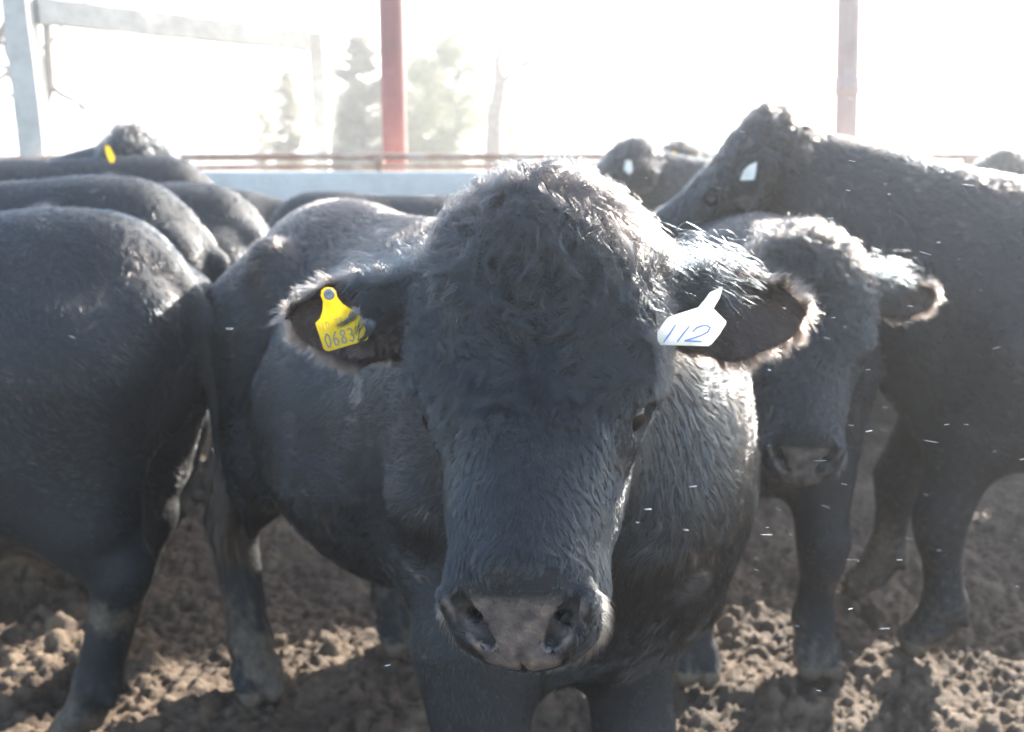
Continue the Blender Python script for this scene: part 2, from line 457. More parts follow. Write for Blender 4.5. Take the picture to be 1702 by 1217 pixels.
CATTLE = []
def make_cattle(name, label, cat, loc, heading, scale=1.0, wf=.9, poll=(0, 1.02, 1.22), axis=(0, .55, -.83), face=(0, .8, .5),
                h=.015, lod=1, nbody=40000, nhead=15000, rad=.0005, group='black cattle standing in the muddy pen',
                ears=((-1, (.0,)), (1, (.0,))), feet=None, tags=(), hs=1.0, seed=1, earL=.17, earW=.070, tan=None, brownback=0, head_world=None, nfar=.35):
    t0 = time.time()
    r = np.random.default_rng(seed)
    hd = R(heading)          # 0: faces the camera (-y world); positive turns towards +x
    ang = -math.pi + hd if False else math.pi + hd
    # local +y -> world (sin hd, -cos hd)
    Mw = Matrix.Translation(Vector(loc)) @ Matrix.Rotation(ang, 4, 'Z') @ Matrix.Scale(scale, 4)
    Mi = Mw.inverted()
    def toL(p): return np.array(Mi @ Vector(p))
    def dirL(d): return nrm(np.array(Mi.to_3x3() @ Vector(d)))
    if head_world:
        poll, axis, face = toL(head_world[0]), dirL(head_world[1]), dirL(head_world[2])
    s, H, hf = cow_sdf(wf, poll, axis, face, lod=lod, feet=feet, hs=hs)
    V, Q, Nv = s.mesh(h / scale)
    # ---- ears
    ex = []
    for q, prm in ears:
        cdir = H[:, 2] * q
        if len(prm) == 1:
            out = cdir * .95 + H[:, 0] * .12 - H[:, 1] * .12 + H[:, 0] * prm[0]
            down = H[:, 0]; fwd = H[:, 1]; dr = .15
        else:
            out, down, fwd, dr = dirL(prm[0]), dirL(prm[1]), dirL(prm[2]), prm[3]
        down = down - (down @ nrm(out)) * nrm(out)
        root = hf(.045, -.135, q * .088)
        ex.append((q, ear_mesh(root, out, down, fwd, L=(earL + .03) * hs, droop=dr, Wd=earW)))
    Va, Qa, Na = [V], [Q], [Nv]; off = len(V); earinfo = []
    for q, e in ex:
        Va.append(e[0]); Qa.append(e[1] + off); Na.append(e[2]); earinfo.append((off, off + len(e[0]))); off += len(e[0])
    V2, Q2, N2 = np.concatenate(Va), np.concatenate(Qa), np.concatenate(Na)
    body = mesh_obj(name, V2, Q2, M_SKIN)
    body.matrix_world = Mw
    tag(body, label, cat, group)
    # ---- real colour marks
    def head_coords(p): return ((p - np.array(poll)) @ H) / hs
    def nosemask(p):
        q = head_coords(p)
        pv = (q[:, 0] - .506) * .68 + (q[:, 1] + .074) * .733
        tt = (q[:, 0] - .506) * .733 - (q[:, 1] + .074) * .68
        wd = .052 + np.clip(-tt, -.03, .045) * .55
        m = np.clip((pv + .016) / .006, 0, 1) * np.clip((wd + .012 - np.abs(q[:, 2])) / .006, 0, 1) * np.clip((tt + .052) / .008, 0, 1) * np.clip((.062 - tt) / .01, 0, 1)
        for sg in (-1, 1):
            for A_, B_, rr in (((.472, -.043, .066), (.492, -.061, .055), .0115), ((.492, -.061, .055), (.512, -.082, .036), .0105)):
                A_ = np.array(A_) * [1, 1, sg]; B_ = np.array(B_) * [1, 1, sg]; ba = B_ - A_; hh = np.clip(((q - A_) @ ba) / (ba @ ba), 0, 1)
                dd = np.linalg.norm(q - A_ - hh[:, None] * ba, axis=1); m = m * np.where(pv < -.0035, np.clip((dd - rr) / .004, 0, 1), 1)
        return m * (q[:, 0] < .62)
    hc = V2
    nz = nosemask(hc)
    n3 = VNoise(5, seed + 5); n4 = VNoise(45, seed + 6)
    def mudmask(p):
        m = .8 * n3(p)[:, 0] + .45 * n4(p)[:, 0] + np.clip((.36 - p[:, 2]) * 6.0, -6, 1.3) - .8
        m = np.clip(m * .55, 0, .8)
        return np.where(p[:, 2] < .05, 1, m)
    md = mudmask(hc) * .85
    pk = np.zeros(len(V2))
    for a0, a1 in earinfo:
        half = (a1 - a0) // 2; pk[a0:a0 + half] = .45
    set_attr(body.data, 'nose', nz); set_attr(body.data, 'mud', md); set_attr(body.data, 'pink', pk)
    # ---- fur on body and head
    camL = toL((0, 0, CAMZ))
    def vis(p, n):
        v = nrm(camL - p); d = (v * n).sum(1)
        return np.clip((d + .45) * 4, nfar * .5, 1)
    # split into head / body
    dh = lambda p: s.at(p, 'head')
    def wh(p, n):
        q = head_coords(p)
        m = (q[:, 0] > -.12) & (dh(p) < .03)
        return m * vis(p, n) * (nosemask(p) < .3) * (.40 + .6 * np.clip((q[:, 0] - .12) / .10, 0, 1))
    def wb(p, n):
        q = head_coords(p)
        m = ~((q[:, 0] > -.10) & (dh(p) < .02))
        leg = p[:, 2] < .05
        return m * vis(p, n) * (~leg)
    if nhead:
        p, n = sample_surface(V, Q, Nv, nhead, wh, r)
        q = head_coords(p)
        n1 = VNoise(11, seed + 1, 8); n2 = VNoise(30, seed + 2, 8)
        top = np.clip((.30 - q[:, 0]) / .24, 0, 1) ** .9 * np.clip((q[:, 1] + .22) / .1, 0.15, 1)
        wc = np.array([.190, -.01, 0])
        fl = q - wc; fl[:, 1] *= .3; fl = fl + .035 * VNoise(4, seed + 77)(p)
        fl = nrm(fl) + np.clip((q[:, :1] - .200) / .05, 0, 1) * np.array([.9, -.2, 0])
        side = np.clip((np.abs(q[:, 2]) - .10) / .04, 0, 1)[:, None]
        fl = nrm(fl) * (1 - side * .5) + side * np.array([.55, -.6, 0])
        fw = fl @ H.T
        Ln = .017 + top * .041 + .012 * np.clip((.03 - q[:, 0]) / .05, 0, 1)
        Ln = np.where(q[:, 0] > .44, .011, Ln) * hs
        eyed = np.minimum(np.linalg.norm(q - [.232, -.084, .132], axis=1), np.linalg.norm(q - [.232, -.084, -.132], axis=1))
        Ln = np.where(eyed < .025, .003, Ln * np.clip((eyed - .012) / .055, .22, 1))
        lift = r.uniform(.08, .36, nhead) + top * r.uniform(-.05, .80, nhead) + .18 * np.clip((.03 - q[:, 0]) / .05, 0, 1)
        A = .30 + top * .55
        K = 12 if lod < 1 else 7
        pts = grow(p, n, fw, Ln, lift, A, K, n1, n2, clump=np.where(r.uniform(size=nhead) < .18, .25, np.where(q[:, 0] < .2, .97, .75)), cell=np.where(q[:, :1] + .02 * r.normal(size=(nhead, 1)) < .19, .0120, .0085) * hs if lod < 1 else .017, jit=.07, r=r, curl=.35 + .65 * top, cpow=.75, wave=.30 + top * 2.0, cyc=1.05)
        br = np.clip(r.normal(.05, .09, nhead) + r.uniform(0, 1, nhead) ** 2 * .40 * np.clip((.07 - q[:, 0] + .3 * np.abs(q[:, 2])) / .09, 0, 1), 0, 1)
        build_curves('head_hair', pts, np.full(nhead, rad * .95), M_FUR, body, {'brown': br, 'mud': np.zeros(nhead)})
    if nhead and lod < 2:
        m = 1500 if lod < 1 else 400
        p, n = sample_surface(V, Q, Nv, m, lambda p, n: (head_coords(p)[:, 0] < .10) & (head_coords(p)[:, 1] > -.12) & (dh(p) < .01), r)
        pts = grow(p, n, -H[:, 0] * .6 + r.normal(size=(m, 3)) * .6, np.full(m, .055) * hs, r.uniform(.5, 1.2, m), np.full(m, .6), 10, VNoise(11, 5), VNoise(25, 6), clump=.3, cell=.02, jit=.2, r=r, curl=.5, sag=.3)
        build_curves('flyaway_hair', pts, np.full(m, rad * .6), M_FUR, body, {'brown': np.clip(r.normal(.25, .2, m), 0, 1), 'mud': np.zeros(m)})
    if nbody:
        p, n = sample_surface(V, Q, Nv, nbody, wb, r)
        n1 = VNoise(5, seed + 3); n2 = VNoise(26, seed + 4)
        legm = (s.at(p, 'leg') < .02) | (s.at(p, 'tail') < .01)
        fl = np.where(legm[:, None], [0, -.1, -1.], [0, -1., -.55])
        nk = np.clip((p[:, 1] - .55) / .3, 0, 1)[:, None]
        fl = fl * (1 - nk * .4) + nk * .4 * np.array([0, -.3, -1.])
        Ln = np.where(legm, .013, .023) * (1 + .4 * nk[:, 0])
        Ln = np.where((p[:, 2] > 1.2), Ln * 1.1, Ln)
        mud = mudmask(p) * .8
        mud = np.where(r.uniform(size=nbody) < .9, mud, mud * .2)
        patch = np.clip(n1(p * .5)[:, 1] - .3, 0, 1)
        br = np.clip(r.normal(.05, .07, nbody) + .15 * patch, 0, 1)
        if tan is not None:
            dt = np.linalg.norm((p - np.array(tan)) * [1, 1, .7], axis=1); mud = np.maximum(mud, np.clip(1.5 - dt / .07 + .3 * n2(p)[:, 0], 0, 1))
        br = np.clip(br + brownback * np.clip((p[:, 2] - 1.12) / .12, 0, 1) * r.uniform(.2, 1, nbody), 0, 1)
        spots = np.clip((VNoise(7, seed + 31)(p)[:, 0] + .6 * n2(p)[:, 1] - 2.05) * 2, 0, .6); mud = np.maximum(mud, spots)
        pts = grow(p, n, fl, Ln, r.uniform(.08, .38, nbody), np.full(nbody, .36), 6, n1, n2, clump=np.where(r.uniform(size=nbody) < .28, .08, .70), cell=.0095 if lod < 1 else .016, jit=.16, r=r, cpow=1.)
        build_curves('coat', pts, np.full(nbody, rad), M_FUR, body, {'brown': br, 'mud': mud})
        # tail switch
        m = 500 if lod < 2 else 200
        rt = np.array([.01, -.975, .70]) + r.normal(size=(m, 3)) * [.010, .010, .06]
        ts = grow(rt, nrm(r.normal(size=(m, 3)) * [1, 1, .1]), np.tile([0, 0, -1.], (m, 1)), np.full(m, .28), np.full(m, .12), np.full(m, .25), 10, n1, n2, clump=.5, cell=.03, jit=.1, r=r)
        build_curves('tail_switch', ts, np.full(m, .0009), M_FUR, body, {'brown': np.full(m, .15), 'mud': np.full(m, .1)})
    # ---- ear fur
    if nhead:
        for (q, e), (a0, a1) in zip(ex, earinfo):
            Ve, Qe, Ne, ue, ve, fe, out, down, fwd = e
            m = max(1500, nhead // 7)
            A3 = np.stack([ue, ve, fe], 1)
            # carry u,v,front through the sampler as an extra "position"
            st = r.bit_generator.state
            pe, ne = sample_surface(Ve, Qe, Ne, m, None, r)
            r.bit_generator.state = st
            a_, b_, c_, d_ = (Ve[Qe[:, i]] for i in range(4))
            area = .5 * np.linalg.norm(np.cross(c_ - a_, d_ - b_), axis=1); cs = np.cumsum(area)
            f = np.minimum(np.searchsorted(cs, r.uniform(0, cs[-1], m)), len(Qe) - 1); r.uniform(size=(2, m, 1))
            uvf = A3[Qe[f]].mean(1)
            u_, v_, fr = uvf[:, 0], uvf[:, 1], uvf[:, 2] > .5
            edge = np.clip((np.maximum(np.abs(v_), u_ * 1.02) - .80) / .2, 0, 1)
            fl = out * .8 + down * (v_[:, None] * 1.0) + 0 * fwd
            fl = np.where(fr[:, None], out * .55 + down * (v_[:, None] * 1.0 + .25) , fl)
            Ln = np.where(fr, .022, .020) + edge * .009 * r.uniform(-.4, 1.6, m)
            Ln = np.where((v_ < -.3) & ~fr, Ln + .012, Ln) * hs
            lower = np.clip(v_ * .7 + u_ * .6, 0, 1)
            br = np.clip(r.normal(.12, .1, m) + edge * (.05 + .40 * lower) + np.where(fr, .18 * u_, 0), 0, 1)
            n1 = VNoise(16, seed + 8 + q); n2 = VNoise(40, seed + 9)
            pts = grow(pe, ne, fl, Ln, np.where(fr, .30, .25) + edge * .15, np.full(m, .35), 7, n1, n2, clump=.6, cell=.010, jit=.22, r=r, sag=.15)
            build_curves('ear_hair', pts, np.full(m, rad * .8), M_FUR, body, {'brown': br, 'mud': np.zeros(m)})
            # long tufts at the base sweeping outwards over the top of the ear
            m2 = m // 3
            rt = Ve[0] + r.normal(size=(m2, 3)) * .02 + out * (earL * .62 * r.uniform(0, 1, (m2, 1)) ** 1.4) - down * r.uniform(-.012, .036, (m2, 1)) + fwd * .002
            nn = nrm(-down * .5 + fwd * 1. + r.normal(size=(m2, 3)) * .3)
            pts = grow(rt, nn, np.tile(out + down * .30, (m2, 1)), np.full(m2, .042) * hs, np.full(m2, .20), np.full(m2, .35), 9, n1, n2, clump=.7, cell=.016, jit=.15, r=r, sag=.5)
            build_curves('ear_hair', pts, np.full(m2, rad * .8), M_FUR, body, {'brown': np.clip(r.normal(.02, .05, m2), 0, 1), 'mud': np.zeros(m2)})
    if nhead and lod < 2:
        m = 850 if lod < 1 else 140
        an = r.uniform(-2.6, 2.6, m); rr = r.uniform(.0, .03, m)
        lp = np.stack([.500 + .03 * np.cos(an) - rr * .8, -.125 - .055 * np.cos(an) , .088 * np.sin(an * .6)], 1)
        rt = np.array(poll) + (lp * hs) @ H.T
        for it in range(4):
            e = .004; g = np.stack([(s.at(rt + d) - s.at(rt - d)) / (2 * e) for d in np.eye(3) * e], 1)
            rt = rt - g * s.at(rt)[:, None]
        keep = nosemask(rt) < .4; rt = rt[keep]; g = nrm(g[keep]); m = len(rt)
        pts = grow(rt, g, np.tile(H[:, 0] * .8 - H[:, 1] * .5, (m, 1)), np.full(m, .022) * hs, np.full(m, .8), np.full(m, .2), 6, VNoise(10, 3), VNoise(20, 4), clump=.2, cell=.006, jit=.25, r=r)
        build_curves('whiskers', pts, np.full(m, rad * .6), M_WHISK, body, {'brown': np.full(m, .5), 'mud': np.full(m, .3)})
    # ---- eyes
    if lod < 2:
        for q in (-1, 1):
            c = hf(.232, -.084, q * .121)
            n_ = 16
            vs, fs = [], []
            for i in range(n_ + 1):
                for j in range(n_):
                    th, ph = math.pi * i / n_, 2 * math.pi * j / n_
                    vs.append(c + .0235 * hs * np.array([math.sin(th) * math.cos(ph), math.sin(th) * math.sin(ph), math.cos(th)]))
            for i in range(n_):
                for j in range(n_): fs.append([i * n_ + j, (i + 1) * n_ + j, (i + 1) * n_ + (j + 1) % n_, i * n_ + (j + 1) % n_])
            mesh_obj('eye', vs, fs, M_EYE, body)
            # lashes
            m = 60
            rt = c + H[:, 2] * q * .014 + H[:, 0] * (-.012) + H[:, 1] * r.uniform(-.014, .016, (m, 1))
            pts = grow(rt, np.tile(H[:, 2] * q, (m, 1)), np.tile(H[:, 0] * .5 + H[:, 1] * .3, (m, 1)), np.full(m, .022), np.full(m, .7), np.full(m, .1), 6, VNoise(10, 3), VNoise(20, 4), clump=.3, cell=.004, jit=.2, r=r)
            build_curves('eyelashes', pts, np.full(m, .0003), M_FUR, body, {'brown': np.zeros(m), 'mud': np.zeros(m)})
    print(name, len(V2), 'v', round(time.time() - t0, 1), 's', flush=True)
    return body, toL, dirL, hf, H

exec_later = []

bull, toL, dirL, hf, HB = make_cattle('bull', 'black bull close to the camera with curly forehead, yellow and white ear tags', 'bull',
    (-.13, 2.18, 0), 32, 1.01, wf=1.10, brownback=.8, h=.0065, lod=0, nbody=230000, nhead=140000, rad=.00036, seed=11, earL=.245, earW=.066, hs=1.075,
    head_world=(P(880, 372, 1.40), (-.06, -.60, -.80), (-.20, -.78, .60)),
    feet={('h', 1): (.31, -.62), ('h', -1): (-.14, -.66), ('f', 1): (.36, .60), ('f', -1): (.10, .56)},
    ears=((-1, ((1, .05, .02), (.0, -.1, -1), (.05, -1, .0), .10)), (1, ((-1, .0, .04), (0, -.1, -1), (-.05, -1, 0), .10))))

# ------------------------------------------------------------------ ear tags (pierced through the ear: parts of the animal)
def plate(name, pxs, Y, mat, parent, th=.0016, tilt=0):
    Mi = parent.matrix_world.inverted(); V = []
    if not isinstance(Y, (list, tuple)): Y = [Y] * len(pxs)
    for k in (0, 1):
        for (x, y), yy in zip(pxs, Y): V.append(tuple(Mi @ Vector(P(x, y, yy + k * th))))
    n = len(pxs); F = [list(range(n)), [n + i for i in range(n)][::-1]] + [[(i + 1) % n, i, n + i, n + (i + 1) % n] for i in range(n)]
    o = mesh_obj(name, V, F, mat, parent, smooth=False)
    return o
def stroke(pxs, w, Y):
    out = []
    for i in range(len(pxs) - 1):
        p, q = np.array(pxs[i], float), np.array(pxs[i + 1], float); d = (q - p) / (np.linalg.norm(q - p) + 1e-6); nn_ = np.array([-d[1], d[0]]) * w / 2; e = d * w * .3
        out.append([p - nn_ - e, q - nn_ + e, q + nn_ + e, p + nn_ - e])
    return out
def ink(name, strokes, w, Y, mat, plate_o, bull_o):
    Mi = bull_o.matrix_world.inverted(); V = []; F = []; k = 0
    for s_ in strokes:
        for q in stroke(s_, w, Y):
            F.append([len(V) + i for i in range(4)]); V += [tuple(Mi @ Vector(P(x, y, Y - .0004 - .00002 * (k % 7)))) for x, y in q]; k += 1
    mesh_obj(name, V, F, mat, plate_o, smooth=False)
FONT = {'0': [[(.5, 0), (.15, .25), (.1, .6), (.3, 1), (.6, 1), (.85, .6), (.8, .2), (.5, 0)]],
        '6': [[(.7, 0), (.3, .3), (.12, .65), (.3, .98), (.65, 1), (.85, .75), (.65, .5), (.3, .5), (.15, .65)]],
        '8': [[(.5, .48), (.2, .3), (.25, .05), (.5, 0), (.78, .07), (.78, .3), (.5, .48), (.15, .7), (.2, .95), (.5, 1), (.82, .93), (.85, .7), (.5, .48)]],
        '3': [[(.15, .1), (.45, 0), (.75, .1), (.75, .35), (.45, .47), (.8, .6), (.85, .85), (.5, 1), (.12, .9)]],
        '2': [[(.15, .2), (.3, .02), (.65, 0), (.82, .25), (.6, .55), (.15, 1), (.9, .98)]],
        'I': [[(.5, 0), (.5, 1)]], 'D': [[(.15, 0), (.15, 1), (.5, 1), (.82, .75), (.82, .3), (.5, 0), (.15, 0)]],
        'T': [[(.05, 0), (.95, 0)], [(.5, 0), (.5, 1)]], 'R': [[(.15, 1), (.15, 0), (.65, 0), (.8, .25), (.65, .5), (.15, .5)], [(.5, .5), (.85, 1)]],
        'C': [[(.85, .15), (.5, 0), (.15, .3), (.15, .7), (.5, 1), (.85, .85)]], 'K': [[(.15, 0), (.15, 1)], [(.8, 0), (.15, .55), (.85, 1)]], ' ': []}
def word(txt, p0, p1, h, adv=.82):
    p0, p1 = np.array(p0, float), np.array(p1, float); d = (p1 - p0); L = np.linalg.norm(d); d /= L; up = np.array([d[1], -d[0]])
    w = L / len(txt); out = []
    for i, c in enumerate(txt):
        for s_ in FONT[c]: out.append([tuple(p0 + d * (i + x * adv) * w + up * (1 - y) * h) for x, y in s_])
    return out
def fit(Y, dx, dy):
    pass
YT = 1.335
yel = [(545, 477), (553, 478.5), (558.5, 484), (561, 495), (569.5, 505), (582, 513), (595, 520), (604, 538), (612.5, 558), (612, 563), (608, 566), (547, 584), (541, 583), (537.5, 579),
       (531, 559), (524, 537.5), (532, 529), (536, 517), (537, 502), (533, 491), (534, 483), (539, 478.5)]
TG1 = plate('ear_tag', yel, YT, M_YEL, bull); TG1['label'] = 'yellow ear tag'
ink('number', word('06832', (543, 578), (606, 562), 22), 2.4, YT, M_INK, TG1, bull)
ink('lettering', word('ID TRICK', (535, 549), (597, 531), 11), 1.3, YT, M_INKF, TG1, bull)
def stud(c, r, Y, par, top):
    out = []
    Mi = top.matrix_world.inverted(); V = []; n = 20
    prof = [(1.0, 0), (1.0, -.003), (.8, -.0048), (.35, -.0045), (.3, -.0035), (.001, -.0035)]
    for rr, dz in prof:
        for j in range(n):
            a = 2 * math.pi * j / n; V.append(tuple(Mi @ Vector(P(c[0] + r * rr * math.cos(a), c[1] + r * rr * math.sin(a), Y + dz))))
    F = [[i * n + j, i * n + (j + 1) % n, (i + 1) * n + (j + 1) % n, (i + 1) * n + j] for i in range(len(prof) - 1) for j in range(n)]
    mesh_obj('stud', V, F, M_STUD, par)
stud((547, 489.5), 9.5, YT, TG1, bull)
YW = 1.295
wht = [(1201, 477), (1199, 486), (1196.5, 495), (1186, 513), (1207, 534), (1207, 538), (1196, 556), (1183, 572), (1177, 575.5), (1140, 574.5), (1098, 573.5), (1094, 570), (1092.5, 562), (1092.5, 552), (1108, 530), (1113, 526), (1160.5, 511), (1173, 496), (1180, 486)]
TG2 = plate('ear_tag', wht, YW, M_WHT, bull); TG2['label'] = 'white ear tag'
def wz(l): return [(1060 + x / 5.673, 440 + y / 5.673) for x, y in l]
ink('number', [wz([(355, 570), (300, 655), (245, 730)]), wz([(485, 585), (430, 650), (375, 725)]), wz([(520, 632), (550, 600), (600, 578), (655, 575), (682, 595), (660, 635), (600, 668), (520, 695), (445, 720), (520, 722), (600, 725)])], 2.6, YW, M_BLUE, TG2, bull)

# locks of ear hair falling across the yellow tag
_r = np.random.default_rng(3)
for c0, c1, m in (((590, 514), (562, 545), 70), ((614, 532), (598, 572), 80), ((600, 528), (588, 560), 30)):
    t_ = np.linspace(0, 1, 9)[None, :, None]
    off = _r.normal(size=(m, 1, 2)) * 3.6
    xy = np.array(c0)[None, None] + (np.array(c1) - np.array(c0))[None, None] * t_ + off * (1 - .55 * t_)
    xy = xy + np.sin(t_ * 3.1 + .6) * np.array([3.5, 4.5]) + _r.normal(size=(m, 1, 2)) * 1.5 * t_
    dep = YT - .006 - .012 * np.sin(math.pi * t_[..., 0]) - _r.uniform(0, .006, (m, 1)) + .012 * (1 - t_[..., 0]) ** 2
    Mi_ = np.array(bull.matrix_world.inverted())
    W_ = np.array([[P(xy[i, k, 0], xy[i, k, 1], dep[i, k]) for k in range(9)] for i in range(m)])
    L_ = W_ @ Mi_[:3, :3].T + Mi_[:3, 3]
    build_curves('ear_hair', L_, np.full(m, .00022), M_FUR, bull, {'brown': np.full(m, .02), 'mud': np.zeros(m)})

# ------------------------------------------------------------------ setting: mud
def mud_ground():
    def axis(lo, hi, step, ext0, ext1):
        a = list(np.arange(lo, hi, step)); s_ = step; x = a[-1]
        while x < ext1: s_ *= 1.12; x += s_; a.append(x)
        s_ = step; x = lo; b = []
        while x > ext0: s_ *= 1.12; x -= s_; b.append(x)
        return np.array(b[::-1] + a)
    xs = axis(-1.9, 2.2, .0095, -400, 400); ys = axis(2.2, 4.6, .0095, -60, 900)
    X, Y = np.meshgrid(xs, ys, indexing='ij')
    p = np.stack([X, Y, 0 * X], -1).reshape(-1, 3)
    Z = np.zeros(X.shape)
    f = VNoise(1.1, 71, 10)(p)[:, 0]; f2 = VNoise(3.2, 72, 10)(p)[:, 0]
    near = np.exp(-(np.maximum(0, np.hypot(X, Y - 4) - 6) / 6) ** 2)
    Z += (.016 * f + .010 * f2).reshape(X.shape) * near
    r = np.random.default_rng(5)
    Zc = np.zeros_like(Z)
    n = 95000
    cx = r.uniform(-3.2, 3.4, n); cy = r.uniform(1.6, 7.5, n)
    rad = np.clip(r.lognormal(math.log(.0105), .50, n), .0055, .034)
    dens = VNoise(.9, 73, 8)(np.stack([cx, cy, 0 * cx], 1))[:, 0]
    keep = dens + r.normal(size=n) * .8 > -.9
    cx, cy, rad = cx[keep], cy[keep], rad[keep]
    hs_ = rad * r.uniform(.35, 1.0, len(rad))
    el = r.uniform(.7, 1.4, len(rad)); th = r.uniform(0, 3.14, len(rad))
    for i in range(len(cx)):
        q = rad[i] * 1.5
        i0, i1 = np.searchsorted(xs, cx[i] - q), np.searchsorted(xs, cx[i] + q)
        j0, j1 = np.searchsorted(ys, cy[i] - q), np.searchsorted(ys, cy[i] + q)
        if i1 <= i0 or j1 <= j0: continue
        dx = xs[i0:i1, None] - cx[i]; dy = ys[None, j0:j1] - cy[i]
        c, s_ = math.cos(th[i]), math.sin(th[i])
        u = (dx * c + dy * s_) * el[i]; v = (-dx * s_ + dy * c) / el[i]
        d = 1 - (u * u + v * v) / rad[i] ** 2
        z = np.sqrt(np.maximum(d, 0)) * hs_[i] * 1.25
        np.maximum(Zc[i0:i1, j0:j1], z, out=Zc[i0:i1, j0:j1])
    nz = np.abs(VNoise(22, 74, 12)(p)[:, 0]).reshape(X.shape) * -.007 + VNoise(50, 75, 12)(p)[:, 0].reshape(X.shape) * .0035 + r.normal(size=X.shape) * .0012
    Z = Z + Zc + nz * near - .012
    nx, ny = X.shape
    idx = np.arange(nx * ny).reshape(nx, ny)
    Q = np.stack([idx[:-1, :-1], idx[1:, :-1], idx[1:, 1:], idx[:-1, 1:]], -1).reshape(-1, 4)
    V = np.stack([X, Y, Z], -1).reshape(-1, 3)
    m, nn_, b = new_mat('mud')
    tc = nn_.nodes.new('ShaderNodeTexCoord')
    t = nn_.nodes.new('ShaderNodeTexNoise'); t.inputs['Scale'].default_value = 3.0; t.inputs['Detail'].default_value = 12; t.inputs['Roughness'].default_value = .7
    nn_.links.new(tc.outputs['Object'], t.inputs['Vector'])
    rr = ramp(nn_, [(.3, (.060, .038, .022)), (.52, (.125, .084, .051)), (.74, (.23, .165, .105))])
    nn_.links.new(t.outputs[0], rr.inputs[0]); nn_.links.new(rr.outputs[0], b.inputs['Base Color'])
    b.inputs['Roughness'].default_value = .78
    t2 = nn_.nodes.new('ShaderNodeTexNoise'); t2.inputs['Scale'].default_value = 90; t2.inputs['Detail'].default_value = 8; t2.inputs['Roughness'].default_value = .7
    nn_.links.new(tc.outputs['Object'], t2.inputs['Vector'])
    bp = nn_.nodes.new('ShaderNodeBump'); bp.inputs['Strength'].default_value = .8; bp.inputs['Distance'].default_value = .012
    nn_.links.new(t2.outputs[0], bp.inputs['Height']); nn_.links.new(bp.outputs[0], b.inputs['Normal'])
    g = mesh_obj('muddy_ground', V, Q, m); tag(g, kind='structure')
    return g
mud_ground()

# ------------------------------------------------------------------ setting: wall, rails, posts
def tube(pts, rads, n=16, noise=0, seed=0):
    r = random.Random(seed); V = []; F = []
    pts = [Vector(p) for p in pts]
    for i, p in enumerate(pts):
        d = (pts[min(i + 1, len(pts) - 1)] - pts[max(i - 1, 0)]).normalized()
        u = d.orthogonal().normalized() if i == 0 else (u - d * u.dot(d)).normalized()
        v = d.cross(u)
        for j in range(n):
            a = 2 * math.pi * j / n; rr = rads[i] * (1 + (r.uniform(-noise, noise) if noise else 0))
            V.append(tuple(p + (u * math.cos(a) + v * math.sin(a)) * rr))
    for i in range(len(pts) - 1):
        for j in range(n): F.append([i * n + j, i * n + (j + 1) % n, (i + 1) * n + (j + 1) % n, (i + 1) * n + j])
    F.append(list(range(n))[::-1]); F.append([(len(pts) - 1) * n + j for j in range(n)])
    return V, F

def merge(parts):
    V, F = [], []
    for v, f in parts:
        o = len(V); V += list(map(tuple, v)); F += [[x + o for x in q] for q in f]
    return V, F

def box(c, s, rz=0):
    V = []
    for z in (-1, 1):
        for x, y in ((-1, -1), (1, -1), (1, 1), (-1, 1)):
            X, Y = x * s[0] / 2, y * s[1] / 2
            V.append((c[0] + X * math.cos(rz) - Y * math.sin(rz), c[1] + X * math.sin(rz) + Y * math.cos(rz), c[2] + z * s[2] / 2))
    return V, [[3, 2, 1, 0], [4, 5, 6, 7], [0, 1, 5, 4], [1, 2, 6, 5], [2, 3, 7, 6], [3, 0, 4, 7]]

M_CONC = noise_mat('concrete', [(.25, (.50, .48, .42)), (.55, (.66, .63, .56)), (.8, (.76, .73, .66))], 2.5, .85, .4, 30)
M_RUST = noise_mat('rusty_pipe', [(.3, (.30, .15, .09)), (.5, (.44, .27, .18)), (.7, (.58, .48, .38))], 6, .6, .3, 60)
M_RED = noise_mat('red_paint', [(.25, (.19, .075, .06)), (.5, (.26, .085, .07)), (.62, (.30, .11, .09)), (.8, (.24, .16, .15))], 3, .5, .2, 40)
M_MAUVE = noise_mat('worn_paint', [(.3, (.20, .13, .12)), (.7, (.32, .23, .21))], 3, .55, .2, 40)
M_WOOD = noise_mat('weathered_timber', [(.3, (.42, .39, .33)), (.7, (.60, .56, .49))], 8, .8, .5, 50)

wy = 7.0
wp = []
for i in range(12):
    x0 = -12 + i * 2.4
    wp.append(box((x0 + 1.2, wy + .12, .64), (2.385, .16, 1.36)))
V, F = merge(wp)
wl = mesh_obj('concrete_wall', V, F, M_CONC, smooth=False); tag(wl, 'low pale concrete panel wall behind the herd', 'wall')
mod = wl.modifiers.new('b', 'BEVEL'); mod.width = .012; mod.segments = 2
root = bpy.data.objects.new('pipe_fence', None); col.objects.link(root); root.location = (0, wy + .12, 0)
tag(root, 'rusty two rail pipe fence mounted on top of the concrete wall', 'fence')
for z, rr in ((1.425, .024), (1.355, .017)):
    pts = [(x, random.uniform(-.004, .004), z - .014 * max(0, -1.5 - x) * .8 + random.uniform(-.004, .004)) for x in np.arange(-13, 13.1, 1.3)]
    V, F = tube(pts, [rr] * len(pts)); mesh_obj('rail', V, F, M_RUST, root)
for x in (-9.2, -5.1, -.93, 3.2, 7.4):
    V, F = tube([(x, 0, 1.31), (x, 0, 1.41)], [.022, .022]); mesh_obj('post', V, F, M_RUST, root)
    V, F = tube([(x - .03, 0, 1.39), (x + .03, 0, 1.39)], [.045, .045]); mesh_obj('clamp', V, F, M_RUST, root)

